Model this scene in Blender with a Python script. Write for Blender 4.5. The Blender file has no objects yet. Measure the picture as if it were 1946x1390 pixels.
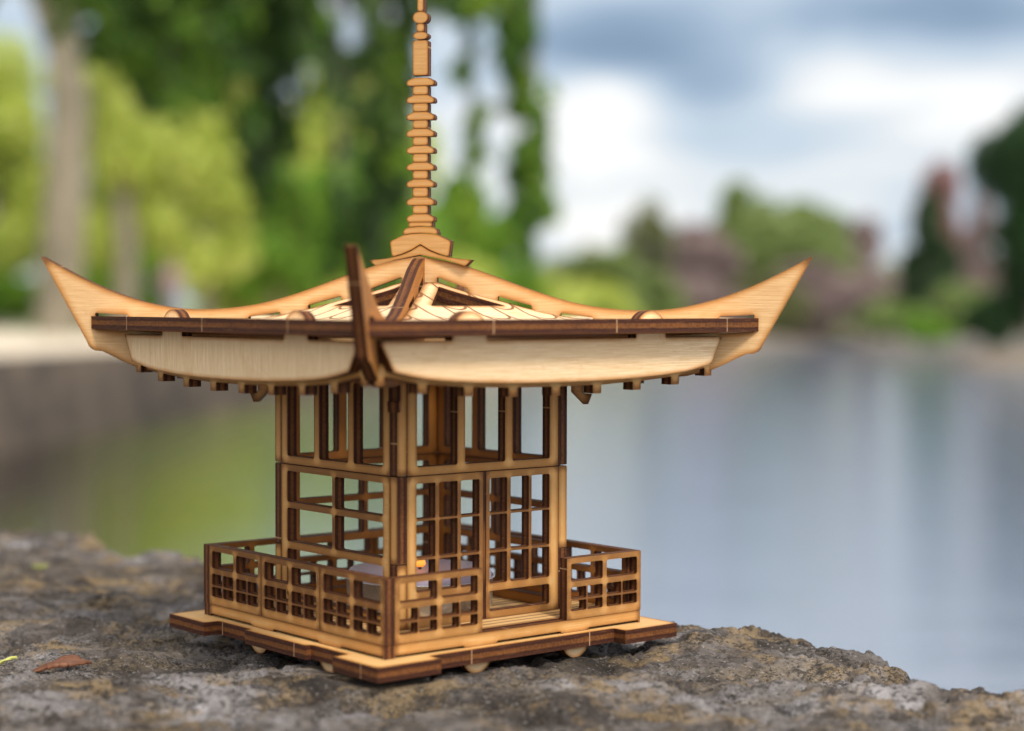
import bpy, bmesh, math, random
import numpy as np
from mathutils import Vector, Matrix
from mathutils.geometry import tessellate_polygon
rad = math.radians
random.seed(7)
sc = bpy.context.scene
col = sc.collection
U = 0.038                       # one model unit (half the veranda) in metres
# ------------------------------------------------------------------ camera
YAW, PITCH, ROLL, FPX = 0.8783, -0.0338, 0.0024, 3528.95
CAM = Vector((0.5896 * U, -11.8975 * U, 2.0323 * U))
cam = bpy.data.cameras.new("camera"); camo = bpy.data.objects.new("camera", cam); col.objects.link(camo)
d = Vector((0, math.cos(PITCH), math.sin(PITCH))); r = Vector((1, 0, 0)); u = r.cross(d)
r2 = r * math.cos(ROLL) + u * math.sin(ROLL); u2 = u * math.cos(ROLL) - r * math.sin(ROLL)
m = Matrix((r2, u2, -d)).transposed().to_4x4(); m.translation = CAM
camo.matrix_world = m
cam.sensor_width = 36; cam.lens = 36 * FPX / 1946; cam.clip_start = 0.02; cam.clip_end = 2000
cam.dof.use_dof = True; cam.dof.focus_distance = 0.440; cam.dof.aperture_fstop = 8.8
cam.dof.aperture_blades = 0
sc.camera = camo
sc.view_settings.view_transform = 'Standard'; sc.view_settings.look = 'None'
sc.view_settings.exposure = 0.0; sc.view_settings.gamma = 1
# ------------------------------------------------------------------ world
SUN_EL, SUN_AZ = 50.0, 150.0     # azimuth from +Y (view direction) clockwise towards +X
w = bpy.data.worlds.new("World"); sc.world = w; w.use_nodes = True
nt = w.node_tree; nt.nodes.clear()

class G:
    """small node helper"""
    def __init__(s, t): s.t = t
    def n(s, typ, **k):
        x = s.t.nodes.new(typ)
        for a, b in k.items(): setattr(x, a, b)
        return x
    def link(s, a, b): s.t.links.new(a, b)
    def put(s, sock, v):
        if hasattr(v, 'is_linked') or isinstance(v, bpy.types.NodeSocket): s.t.links.new(v, sock)
        else: sock.default_value = v
    def m(s, op, a, b=0.0, c=0.0, clamp=False):
        x = s.n('ShaderNodeMath', operation=op, use_clamp=clamp)
        s.put(x.inputs[0], a); s.put(x.inputs[1], b); s.put(x.inputs[2], c)
        return x.outputs[0]
    def vm(s, op, a, b=(0, 0, 0)):
        x = s.n('ShaderNodeVectorMath', operation=op)
        s.put(x.inputs[0], a); s.put(x.inputs[1], b)
        return x.outputs['Value'] if op in ('LENGTH', 'DISTANCE', 'DOT_PRODUCT') else x.outputs[0]
    def mix(s, f, a, b, bt='MIX'):
        x = s.n('ShaderNodeMix', data_type='RGBA', blend_type=bt)
        s.put(x.inputs[0], f); s.put(x.inputs[6], a if not isinstance(a, tuple) else (*a[:3], 1))
        s.put(x.inputs[7], b if not isinstance(b, tuple) else (*b[:3], 1))
        return x.outputs[2]
    def ramp(s, f, stops, interp='LINEAR'):
        x = s.n('ShaderNodeValToRGB'); x.color_ramp.interpolation = interp
        e = x.color_ramp.elements
        while len(e) < len(stops): e.new(0.5)
        for el, (p, c) in zip(e, stops):
            el.position = p; el.color = (*c[:3], 1) if isinstance(c, tuple) else (c, c, c, 1)
        s.put(x.inputs[0], f)
        return x.outputs[0]
    def noise(s, vec, scale, detail=4, rough=.55, dist=0.0, out=0):
        x = s.n('ShaderNodeTexNoise'); s.put(x.inputs['Vector'], vec)
        x.inputs['Scale'].default_value = scale; x.inputs['Detail'].default_value = detail
        x.inputs['Roughness'].default_value = rough; x.inputs['Distortion'].default_value = dist
        return x.outputs[out]
    def mapr(s, v, a, b, c, d2):
        x = s.n('ShaderNodeMapRange', clamp=True)
        s.put(x.inputs[0], v)
        for i, q in enumerate((a, b, c, d2)): x.inputs[i + 1].default_value = q
        return x.outputs[0]
    def sep(s, v):
        x = s.n('ShaderNodeSeparateXYZ'); s.put(x.inputs[0], v); return x.outputs
    def comb(s, a, b, c):
        x = s.n('ShaderNodeCombineXYZ')
        for i, q in enumerate((a, b, c)): s.put(x.inputs[i], q)
        return x.outputs[0]

g = G(nt)
out = g.n('ShaderNodeOutputWorld'); bg = g.n('ShaderNodeBackground'); bg.inputs[1].default_value = 0.1
g.link(bg.outputs[0], out.inputs[0])
sky = g.n('ShaderNodeTexSky', sky_type='NISHITA'); sky.sun_disc = False
sky.sun_elevation = rad(SUN_EL); sky.sun_rotation = rad(SUN_AZ)
dirv = g.n('ShaderNodeTexCoord').outputs['Generated']
def pdir(px, py):
    v = d + r2 * ((px - 973) / FPX) - u2 * ((py - 695) / FPX)
    return v.normalized()
sv = g.vm('MULTIPLY', dirv, (7, 7, 26))
n1 = g.noise(sv, 1.0, 5, .5, .3)
n2 = g.noise(g.vm('ADD', dirv, (4, 2, 1)), 3.0, 3, .5)
lum = g.m('MULTIPLY_ADD', n1, 1.5, -0.06)
lum = g.m('ADD', lum, g.m('MULTIPLY_ADD', n2, .5, -.25))
lum = g.m('ADD', lum, g.mapr(g.sep(dirv)[2], .15, .30, 0, .30))
for (bx, by, rx, a) in ((1230, 90, .052, -.55), (1080, 60, .04, -.3), (1420, 150, .03, -.25), (1850, 40, .075, -.55), (1650, 10, .05, -.25),
                        (1600, 150, .045, .35), (1120, 270, .045, .5), (1150, 180, .03, .4), (1200, 350, .06, .25), (1880, 190, .05, .3), (1600, 330, .10, -.02),
                        (1700, 400, .08, -.12), (1150, 440, .03, .3)):
    dv = g.vm('SUBTRACT', dirv, tuple(pdir(bx, by)))
    dv = g.vm('MULTIPLY', dv, (1, 1, 2.2))
    k = g.m('DIVIDE', g.vm('LENGTH', dv), rx)
    k = g.m('MULTIPLY', k, k); k = g.m('MULTIPLY', k, -1.0); k = g.m('EXPONENT', k)
    lum = g.m('MULTIPLY_ADD', k, a, lum)
cl = g.ramp(lum, [(0.0, (2.5, 3.5, 5.0)), (.3, (3.6, 4.8, 6.4)), (.6, (6.3, 7.4, 8.6)), (.85, (9.3, 9.6, 9.9)), (1, (11, 11, 11))])
# unseen sky brightened around the sun, behind the camera, added as front fill
gd = Vector((math.sin(rad(160)) * math.cos(rad(40)), math.cos(rad(160)) * math.cos(rad(40)), math.sin(rad(40))))
glow = g.mapr(g.vm('DOT_PRODUCT', dirv, tuple(gd)), -.1, 1.0, 0, 1)
glow = g.m('MULTIPLY_ADD', g.m('MULTIPLY', glow, glow), 1.2, 1.0)
clb = g.vm('SCALE', cl); clb.node.inputs['Scale'].default_value = 1; g.link(glow, clb.node.inputs['Scale'])
skc = g.mix(.88, sky.outputs[0], clb)
g.link(skc, bg.inputs[0])
# ------------------------------------------------------------------ sun (thin cloud: soft and low contrast)
sl = bpy.data.lights.new("sun", 'SUN'); sl.energy = 3.4; sl.angle = rad(13); sl.color = (1, .93, .83)
so = bpy.data.objects.new("sun", sl); col.objects.link(so)
az, el = rad(SUN_AZ), rad(SUN_EL)
sd = Vector((math.sin(az) * math.cos(el), math.cos(az) * math.cos(el), math.sin(el)))
so.rotation_euler = sd.to_track_quat('Z', 'Y').to_euler(); so.location = (2, -2, 4)

# ------------------------------------------------------------------ helpers
def tag(o, label=None, cat=None, group=None, kind=None):
    if label: o['label'] = label
    if cat: o['category'] = cat
    if group: o['group'] = group
    if kind: o['kind'] = kind
    return o
def empty(name, loc=(0, 0, 0), rz=0.0):
    o = bpy.data.objects.new(name, None); col.objects.link(o); o.location = loc; o.rotation_euler = (0, 0, rz)
    o.empty_display_size = .02
    return o
def newmat(name):
    m_ = bpy.data.materials.new(name); m_.use_nodes = True; t = m_.node_tree; t.nodes.clear()
    g_ = G(t); o_ = g_.n('ShaderNodeOutputMaterial'); b = g_.n('ShaderNodeBsdfPrincipled'); g_.link(b.outputs[0], o_.inputs[0])
    return m_, g_, b, o_
def link_mesh(name, me, parent=None, mats=()):
    o = bpy.data.objects.new(name, me); col.objects.link(o)
    for q in mats: me.materials.append(q)
    if parent: o.parent = parent
    return o
def np_mesh(name, V, F, mats=(), parent=None, smooth=False, attr=None):
    """V (n,3) array, F (k,3|4) array"""
    me = bpy.data.meshes.new(name); V = np.asarray(V, dtype=np.float32); F = np.asarray(F, dtype=np.int32)
    k = F.shape[1]
    me.vertices.add(len(V)); me.vertices.foreach_set('co', V.ravel())
    me.loops.add(F.size); me.loops.foreach_set('vertex_index', F.ravel())
    me.polygons.add(len(F)); me.polygons.foreach_set('loop_start', np.arange(0, F.size, k, dtype=np.int32))
    me.update(calc_edges=True)
    if smooth: me.polygons.foreach_set('use_smooth', np.ones(len(F), dtype=bool))
    if attr is not None:
        a = me.attributes.new('rnd', 'FLOAT', 'FACE'); a.data.foreach_set('value', np.asarray(attr, dtype=np.float32))
    me.validate()
    return link_mesh(name, me, parent, mats)

# ------------------------------------------------------------------ laser-cut birch plywood
def mat_face(name, base=(.68, .455, .225), tiles=False, planks=False, burn=.050, grain=1.0):
    m_, g_, b, _ = newmat(name)
    uv = g_.n('ShaderNodeUVMap', uv_map='UVMap').outputs[0]
    oi = g_.n('ShaderNodeObjectInfo').outputs['Random']
    off = g_.comb(g_.m('MULTIPLY', oi, 37.0), g_.m('MULTIPLY', oi, 11.0), 0.0)
    v = g_.vm('ADD', uv, off)
    fib = g_.noise(g_.vm('MULTIPLY', v, (4, 120, 1)), 1.0, 5, .65, .2)
    broad = g_.noise(g_.vm('MULTIPLY', v, (1.2, 6, 1)), 1.0, 3, .5, .5)
    fleck = g_.noise(g_.vm('MULTIPLY', v, (14, 160, 1)), 1.0, 2, .5)
    c = g_.mix(g_.mapr(fib, .34, .66, 0, 1), tuple(x * q for x, q in zip(base, (.80, .70, .58))), tuple(min(1, x * 1.1) for x in base))
    c = g_.mix(g_.mapr(broad, .3, .75, 0, .45), c, tuple(x * q for x, q in zip(base, (.88, .76, .6))))
    c = g_.mix(g_.mapr(fleck, .62, .74, 0, .35), c, (.28, .13, .045))
    # scorch that the laser leaves along every cut
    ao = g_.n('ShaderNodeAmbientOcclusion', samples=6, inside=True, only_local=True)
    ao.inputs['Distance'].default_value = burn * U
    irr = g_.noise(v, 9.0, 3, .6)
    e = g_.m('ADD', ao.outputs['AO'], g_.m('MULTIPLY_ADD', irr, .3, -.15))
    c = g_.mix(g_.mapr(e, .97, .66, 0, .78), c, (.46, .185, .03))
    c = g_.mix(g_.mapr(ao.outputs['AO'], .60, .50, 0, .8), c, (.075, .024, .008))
    tone = g_.m('FRACT', g_.m('MULTIPLY', oi, 7.31))
    c = g_.mix(g_.m('MULTIPLY', tone, .22), c, g_.mix(1.0, c, (.80, .70, .58), 'MULTIPLY'))
    stain = g_.noise(v, 2.2, 4, .6, .8)
    c = g_.mix(g_.mapr(stain, .56, .72, 0, .35), c, (.45, .21, .06))
    if tiles or planks:
        s_ = g_.sep(uv)
        if tiles:
            W_, L_ = .19, .40
            cx_ = g_.m('DIVIDE', s_[0], W_); colm = g_.m('FLOOR', cx_)
            fu = g_.m('MULTIPLY', g_.m('SUBTRACT', g_.m('SUBTRACT', cx_, colm), .5), W_)
            line1 = g_.m('SUBTRACT', W_ / 2, g_.m('ABSOLUTE', fu))
            cv = g_.m('ADD', g_.m('DIVIDE', s_[1], L_), g_.m('MULTIPLY', g_.m('PINGPONG', colm, 1.0), .5))
            fv = g_.m('MULTIPLY', g_.m('FRACT', cv), L_)
            circ = g_.m('SQRT', g_.m('MAXIMUM', g_.m('SUBTRACT', (W_ * .5) ** 2, g_.m('MULTIPLY', fu, fu)), 0.0))
            rr = g_.m('SQRT', g_.m('ADD', g_.m('MULTIPLY', fu, fu), g_.m('MULTIPLY', g_.m('MAXIMUM', g_.m('SUBTRACT', fv, .25), 0.0), g_.m('MAXIMUM', g_.m('SUBTRACT', fv, .25), 0.0))))
            arc = g_.m('ABSOLUTE', g_.m('SUBTRACT', rr, W_ * .46))
            sel = g_.m('GREATER_THAN', fv, .25)
            arc = g_.m('ADD', arc, g_.m('MULTIPLY', g_.m('SUBTRACT', 1.0, sel), 1.0))
            dl = g_.m('MINIMUM', line1, arc)
        else:
            fu = g_.m('FRACT', g_.m('DIVIDE', s_[1], .075))
            dl = g_.m('MULTIPLY', g_.m('MINIMUM', fu, g_.m('SUBTRACT', 1.0, fu)), .075)
        c = g_.mix(g_.mapr(dl, .013, .006, 0, .92), c, (.16, .06, .02))
    g_.link(c, b.inputs['Base Color'])
    b.inputs['Roughness'].default_value = .62; b.inputs['Specular IOR Level'].default_value = .22
    bp = g_.n('ShaderNodeBump'); bp.inputs['Strength'].default_value = .12; bp.inputs['Distance'].default_value = .0004
    g_.link(fib, bp.inputs['Height']); g_.link(bp.outputs[0], b.inputs['Normal'])
    return m_
def mat_edge(name):
    m_, g_, b, _ = newmat(name)
    uv = g_.n('ShaderNodeUVMap', uv_map='UVMap').outputs[0]
    s_ = g_.sep(uv)
    oi = g_.n('ShaderNodeObjectInfo').outputs['Random']
    v = g_.vm('ADD', uv, g_.comb(g_.m('MULTIPLY', oi, 21.0), 0.0, 0.0))
    wob = g_.noise(g_.vm('MULTIPLY', v, (18, 2, 1)), 1.0, 3, .6)
    vv = g_.m('MULTIPLY_ADD', wob, .16, g_.m('SUBTRACT', s_[1], .08))
    ply = g_.ramp(vv, [(0.0, (.085, .026, .011)), (.27, (.040, .011, .005)), (.36, (.17, .058, .014)), (.62, (.20, .072, .018)), (.72, (.040, .011, .005)), (1.0, (.075, .023, .010))])
    streak = g_.noise(g_.vm('MULTIPLY', v, (70, 3, 1)), 1.0, 3, .6)
    c = g_.mix(g_.mapr(streak, .35, .7, 0, .6), ply, (.028, .009, .005))
    pale = g_.noise(g_.vm('MULTIPLY', v, (6, 10, 1)), 1.0, 3, .7)
    c = g_.mix(g_.mapr(pale, .58, .74, 0, .55), c, (.30, .12, .035))
    # pale nicks where the part was snapped out of its sheet
    nick = g_.m('FRACT', g_.m('ADD', g_.m('DIVIDE', s_[0], .93), g_.m('MULTIPLY', oi, 3.7)))
    c = g_.mix(g_.m('MULTIPLY', g_.m('LESS_THAN', nick, .010), .8), c, (.42, .24, .12))
    soot = g_.noise(g_.vm('MULTIPLY', v, (2.5, 1.0, 1)), 1.0, 3, .6)
    c = g_.mix(g_.mapr(soot, .45, .7, 0, .5), c, (.04, .013, .006))
    g_.link(c, b.inputs['Base Color']); b.inputs['Roughness'].default_value = .7; b.inputs['Specular IOR Level'].default_value = .2
    bp = g_.n('ShaderNodeBump'); bp.inputs['Strength'].default_value = .35; bp.inputs['Distance'].default_value = .0008
    g_.link(streak, bp.inputs['Height']); g_.link(bp.outputs[0], b.inputs['Normal'])
    return m_
FACE = mat_face('birch_face', base=(.66, .425, .185)); RIDGE = mat_face('birch_ridge_face', base=(.67, .45, .235)); TILE = mat_face('birch_roof_tile_engraving', base=(.80, .62, .41), tiles=True)
DECKM = mat_face('birch_deck', base=(.70, .48, .23), planks=True)
PALE = mat_face('birch_face_pale', base=(.78, .60, .385), burn=.03)
SPIRE = mat_face('birch_spire', base=(.50, .29, .115), burn=.018)
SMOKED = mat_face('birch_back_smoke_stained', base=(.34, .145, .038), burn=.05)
EDGE = mat_edge('scorched_cut_edge')

def rot(a): return Matrix.Rotation(a, 3, 'Z')
def frame(side=0, off=0.0):
    """front plane of the model turned by side*90 degrees; polygon (x,z), front face at distance off from the axis, looking -Y"""
    R_ = rot(-math.pi / 2 * side)
    return (R_ @ Vector((0, -off, 0)), R_ @ Vector((1, 0, 0)), Vector((0, 0, 1)), R_ @ Vector((0, -1, 0)))
def ply(name, outer, holes=(), fr=None, t=.07, parent=None, face=None, vert=False, edge=None, back=None, bend=None, cuts=None):
    """flat laser-cut piece with real thickness: outline + holes extruded backwards by t"""
    O, X, Y, N = fr
    loops = [list(outer)] + [list(h) for h in holes]
    pts = [Vector((x, y, 0)) for l in loops for x, y in l]
    tris = tessellate_polygon([[Vector((x, y, 0)) for x, y in l] for l in loops])
    bm = bmesh.new(); uvl = bm.loops.layers.uv.new('UVMap')
    A = [bm.verts.new((p.x, p.y, 0)) for p in pts]; B = [bm.verts.new((p.x, p.y, -t)) for p in pts]
    for tr in tris:
        if len(set(tr)) < 3: continue
        for L_, rev in ((A, 0), (B, 1)):
            try: f = bm.faces.new([L_[i] for i in (tr if not rev else tr[::-1])])
            except ValueError: continue
            f.material_index = 2 if rev else 0
            for lp in f.loops:
                x, y = lp.vert.co.x, lp.vert.co.y
                lp[uvl].uv = (y, x) if vert else (x, y)
    k = 0
    for l in loops:
        n = len(l); s0 = 0
        for i in range(n):
            a, b_ = k + i, k + (i + 1) % n
            ln = (pts[a] - pts[b_]).length
            try: f = bm.faces.new((A[a], A[b_], B[b_], B[a]))
            except ValueError: continue
            f.material_index = 1
            for lp, q in zip(f.loops, ((s0, 0), (s0 + ln, 0), (s0 + ln, 1), (s0, 1))): lp[uvl].uv = q
            s0 += ln
        k += n
    bmesh.ops.recalc_face_normals(bm, faces=bm.faces[:])
    if cuts:
        for c_ in cuts:
            bmesh.ops.bisect_plane(bm, geom=bm.verts[:] + bm.edges[:] + bm.faces[:], plane_co=(0, c_, 0), plane_no=(0, 1, 0))
    for v in bm.verts:
        x, y, z = v.co
        if bend: v.co = bend(x, y, z) * U
        else: v.co = (O + X * x + Y * y + N * z) * U
    if bend: bmesh.ops.recalc_face_normals(bm, faces=bm.faces[:])
    me = bpy.data.meshes.new(name); bm.to_mesh(me); bm.free()
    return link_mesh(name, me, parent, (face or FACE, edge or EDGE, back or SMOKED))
def rect(x0, x1, z0, z1): return [(x0, z0), (x1, z0), (x1, z1), (x0, z1)]
def rrect(x0, x1, z0, z1, q=.008):
    return [(x0 + q, z0), (x1 - q, z0), (x1, z0 + q), (x1, z1 - q), (x1 - q, z1), (x0 + q, z1), (x0, z1 - q), (x0, z0 + q)]

pagoda = empty('model_pagoda', (0, 0, 0), math.pi / 2 - YAW)
tag(pagoda, 'small laser-cut plywood pagoda model with upswept roof and tall finial on the stone ledge', 'model building')
# base plate -------------------------------------------------------
Q = 1.165; rc = 1.06
def side_pts(mid):
    p_ = [(-Q, -Q), (-.72, -Q), (-.72, -rc)]
    if mid: p_ += [(-.34, -rc), (-.34, -1.10), (.34, -1.10), (.34, -rc)]
    return p_ + [(.72, -rc), (.72, -Q)]
pl = []
for k, mid in enumerate((0, 1, 0, 1)):
    R_ = Matrix.Rotation(math.pi / 2 * k, 2)
    pl += [tuple(R_ @ Vector(q)) for q in side_pts(mid)]
HOR = lambda z: (Vector((0, 0, z)), Vector((1, 0, 0)), Vector((0, 1, 0)), Vector((0, 0, 1)))
ply('base_plate', pl, fr=HOR(0), t=.085, parent=pagoda)
dk = .928
ply('deck', [(-dk, -dk), (dk, -dk), (dk, dk), (-dk, dk)], fr=HOR(.084), t=.07, parent=pagoda, face=DECKM)
for s_ in range(4):
    notch = [(-.925, -.424), (-.17, .33), (.56, .985)]
    o_ = [(-.935, .001)]
    for a, b_ in notch: o_ += [(a + .001, .001), (a + .001, .016), (b_, .016), (b_, .001)]
    o_ = o_[:1] + o_[2:] if False else o_
    o_ += [(1.0, .001), (1.0, .078), (-.935, .078)]
    strip = ply('base_strip', o_, fr=frame(s_, 1.0), t=.068, parent=pagoda, face=FACE)
    for fx in (-.33, .45):
        arc = [(fx + .112 * math.cos(a), -.052 + .105 * math.sin(a)) for a in np.linspace(math.pi + .34, 2 * math.pi - .34, 20)]
        arc = [(x, min(z, -.0865)) for x, z in arc]
        ply('foot', arc, fr=frame(s_, 1.005), t=.068, parent=pagoda, face=PALE)
# railings -----------------------------------------------------------
ZB, ZR = .082, .460
def rail_unit(x0, x1, s_):
    w_ = x1 - x0
    a = x0 + .055 * w_; m0, m1 = x0 + .475 * w_, x0 + .53 * w_; e_ = x1 - .055 * w_
    hs = []
    for p, q in ((a, m0), (m1, e_)):
        hs.append(rrect(p, q, ZB + .233, ZB + .343))
        c_ = (p + q) / 2; h_ = .0055
        for p2, q2 in ((p, c_ - h_), (c_ + h_, q)):
            hs.append(rrect(p2, q2, ZB + .125, ZB + .197, .006)); hs.append(rrect(p2, q2, ZB + .050, ZB + .113, .006))
    return ply('railing_panel', rect(x0, x1, ZB - .002, ZR), hs, frame(s_, 1.003), .068, pagoda, vert=False)
for s_ in range(4):
    if s_ == 0:
        rail_unit(-.930, -.290, 0); rail_unit(.378, 1.003, 0)
    else:
        for a, b_ in ((-.932, -.308), (-.303, .345), (.350, 1.003)): rail_unit(a, b_, s_)
# tower walls ----------------------------------------------------------
H0, TW = .668, .07
zs, ztop = 1.0, 1.585
def tabs(s_, lst):
    for x0, x1, z0, z1 in lst:
        ply('corner_tab', rrect(x0, x1, z0, z1, .005), (), frame(s_, H0), TW - .001, pagoda, vert=True)
for s_ in range(4):
    up_h = [rrect(a, b_, 1.050, 1.54) for a, b_ in ((-.522, -.217), (-.157, .158), (.218, .523))]
    ply('upper_wall_panel', rect(-.594, .594, zs, ztop), up_h, frame(s_, H0), TW, pagoda, vert=True)
    if s_ == 0:
        wall = ply('front_window', rect(-.596, -.016, .080, .994),
            [rrect(a, b_, z0, z1, .006) for a, b_ in ((-.526, -.384), (-.355, -.215), (-.189, -.045)) for z0, z1 in ((.299, .490), (.505, .725), (.738, .951))]
            + [rrect(-.526, -.045, .128, .260)], frame(0, H0), TW, pagoda, vert=True)
        ply('lattice_door', rect(.008, .596, .0855, .994),
            [rrect(a, b_, z0, z1, .006) for a, b_ in ((.036, .175), (.204, .352), (.374, .522)) for z0, z1 in ((.299, .490), (.505, .725), (.738, .951))]
            + [rrect(.036, .522, .128, .253)], frame(0, H0), TW, pagoda, vert=True)
        ply('door_post', rect(-.013, .005, .0855, .994), (), frame(0, H0 - .003), TW - .006, pagoda, face=EDGE)
    else:
        hs = []
        for p, q in ((-.524, -.015), (.015, .524)):
            hs += [rrect(p, q, .755, .953), rrect(p, q, .502, .716)]
        hs.append(rrect(-.524, .524, .15, .455))
        ply('lattice_wall', rect(-.594, .594, .086, .994), hs, frame(s_, H0), TW, pagoda, vert=False)
    tabs(s_, [(-.668, -.599, 1.003, ztop), (.599, .668, .475, .996), (-.668, -.599, .086, .471)])
# roof -------------------------------------------------------------
Sx = [.0, .1, .3, .5, .72, .9, 1.09, 1.5, 1.9, 2.12, 2.4]; Zx = [2.21, 2.185, 2.11, 2.06, 2.0, 1.955, 1.925, 1.905, 1.925, 1.938, 1.945]
def ztopf(dd):
    s = dd * 2 ** .5
    return .25 * sum(float(np.interp(s + o, Sx, Zx)) for o in (-.09, -.03, .03, .09))
TS = .083
for s_ in range(4):
    R_ = rot(-math.pi / 2 * s_)
    hole = [(.02, .17), (.31, .475), (-.27, .475)]
    def bend(x, y, z, R_=R_):
        dd = y
        dz = (ztopf(dd + .01) - ztopf(dd - .01)) / .02
        n = Vector((0, dz, 1)).normalized()          # normal in (x,-d) space
        return R_ @ Vector((x, -dd - n.y * z * .0 + (dz * z * .6 if dd < 1.45 else 0), ztopf(dd) + z))
    E_ = 1.545
    ro = [(-.055, .115), (.055, .115), (E_ - .05, E_ - .0), (-(E_ - .05), E_)]
    ply('roof_panel', ro, [hole[::-1]], (0, 0, 0, 0), TS, pagoda, face=TILE, bend=bend, cuts=[.15, .2, .25, .3, .36, .42, .5, .58, .66, .74, .82, .9, 1.0, 1.1, 1.2, 1.3, 1.4, 1.48])
# ridge boards on the two diagonals
RT = [(0, 2.328), (.18, 2.295), (.349, 2.248), (.518, 2.188), (.685, 2.127), (.853, 2.071), (1.02, 2.027), (1.187, 2.0), (1.353, 1.987), (1.518, 1.988),
      (1.683, 2.008), (1.848, 2.047), (2.012, 2.101), (2.175, 2.170), (2.338, 2.252), (2.475, 2.325)]
def smooth_pts(p, n=4):
    P = [np.array(q) for q in p]; o_ = []
    for i in range(len(P) - 1):
        p0 = P[max(i - 1, 0)]; p1 = P[i]; p2 = P[i + 1]; p3 = P[min(i + 2, len(P) - 1)]
        for j in range(n):
            t = j / n
            o_.append(tuple(.5 * ((2 * p1) + (p2 - p0) * t + (2 * p0 - 5 * p1 + 4 * p2 - p3) * t * t + (3 * p1 - p0 - 3 * p2 + p3) * t ** 3)))
    return o_ + [tuple(P[-1])]
RB = [(2.482, 2.318), (2.180, 1.775), (2.168, 1.748), (2.150, 1.728), (2.120, 1.716), (2.080, 1.714), (2.020, 1.688), (1.950, 1.652), (1.86, 1.612), (1.7, 1.572), (1.5, 1.555), (1.3, 1.55), (1.05, 1.55),
      (1.049, 1.456), (1.104, 1.453), (1.080, 1.390), (1.049, 1.389), (.972, 1.468), (.972, 1.60), (.5, 1.60)]
top_h = smooth_pts(RT)
half = top_h + RB
def ridge(name, ang, dz, face=None, half=half, slots=((.115, .315), (.505, .72), (.905, 1.11), (1.905, 2.122))):
    outl = [(x, z - (dz if abs(x) < .3 else 0)) for x, z in half] + [(-x, z - (dz if abs(x) < .3 else 0)) for x, z in reversed(half) if x > 0]
    hs = []
    for a, b_ in slots:
        zt = lambda s: float(np.interp(s, Sx, Zx))
        extra = .014 if a < 1.8 else .022
        lo = .098 if a < 1.8 else .084
        hl = [(a, zt(a) - lo), (b_, zt(b_) - lo), (b_, zt(b_) + extra), (a, zt(a) + extra)]
        hs.append(hl); hs.append([(-x, z) for x, z in reversed(hl)])
    R_ = rot(ang)
    fr = (R_ @ Vector((0, -.035, 0)), R_ @ Vector((1, 0, 0)), Vector((0, 0, 1)), R_ @ Vector((0, -1, 0)))
    return ply(name, outl, hs, fr, .07, pagoda, face=face or RIDGE, back=RIDGE), fr
rb1, FR1 = ridge('ridge_board', -math.pi / 4, 0.0)
RT2 = [(0, 2.328), (.18, 2.293), (.35, 2.235), (.52, 2.165), (.70, 2.09), (.88, 2.022), (1.05, 1.968), (1.2, 1.938), (1.35, 1.925), (1.5, 1.928), (1.68, 1.958), (1.85, 2.008), (2.012, 2.078), (2.175, 2.158), (2.338, 2.247), (2.475, 2.325)]
rb2, _ = ridge('ridge_board', math.pi / 4, 0.006, SMOKED, smooth_pts(RT2) + RB, ((.115, .315), (.505, .72), (1.955, 2.122)))
# fascias and the rafter combs under them
for s_ in range(4):
    bot = smooth_pts([(1.225, 1.655), (1.0, 1.612), (.7, 1.588), (.35, 1.574), (0, 1.571)], 3)
    hb = bot + [(-x, z) for x, z in reversed(bot) if x > 1e-6]
    def tab(cx, up=1):
        a = [(cx + .125 * math.cos(t_), 1.868 + .118 * math.sin(t_)) for t_ in np.linspace(0, math.pi, 16)]
        return [(cx + .125, 1.822)] + a + [(cx - .125, 1.822)]
    topl = [(1.318, 1.822)] + tab(.70) + tab(-.70) + [(-1.318, 1.822)]
    ol = hb[::-1] + topl
    ply('fascia', ol, (), frame(s_, 1.40), .07, pagoda, face=PALE, vert=(s_ == 1))
    cb = [(x, z - .03) for x, z in hb]
    ol = []
    zc = lambda x: float(np.interp(abs(x), [0, .35, .7, 1.0, 1.25], [1.541, 1.544, 1.558, 1.582, 1.628]))
    teeth = [k * .326 for k in range(-4, 5)]
    teeth[0] = -1.27; teeth[-1] = 1.27
    xs = [-1.30]
    ol.append((-1.30, zc(-1.3)))
    for tx in teeth:
        hw = .034
        x0, x1 = max(tx - hw, -1.299), min(tx + hw, 1.299)
        ol += [(x0, zc(x0)), (x0, zc(tx) - .052), (x1, zc(tx) - .052), (x1, zc(x1))]
    ol.append((1.30, zc(1.3)))
    ol = [ol[0]] + ol[1:]
    ol += [(1.30, 1.70), (-1.30, 1.70)]
    # densify the arc
    dn = []
    for i in range(len(ol)):
        a = ol[i]; b_ = ol[(i + 1) % len(ol)]; dn.append(a)
        if abs(b_[0] - a[0]) > .12 and a[1] < 1.66 and b_[1] < 1.66:
            for j in (.25, .5, .75):
                x = a[0] + (b_[0] - a[0]) * j; dn.append((x, zc(x)))
    ply('rafter_comb', dn, (), frame(s_, 1.327), .085, pagoda)
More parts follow.
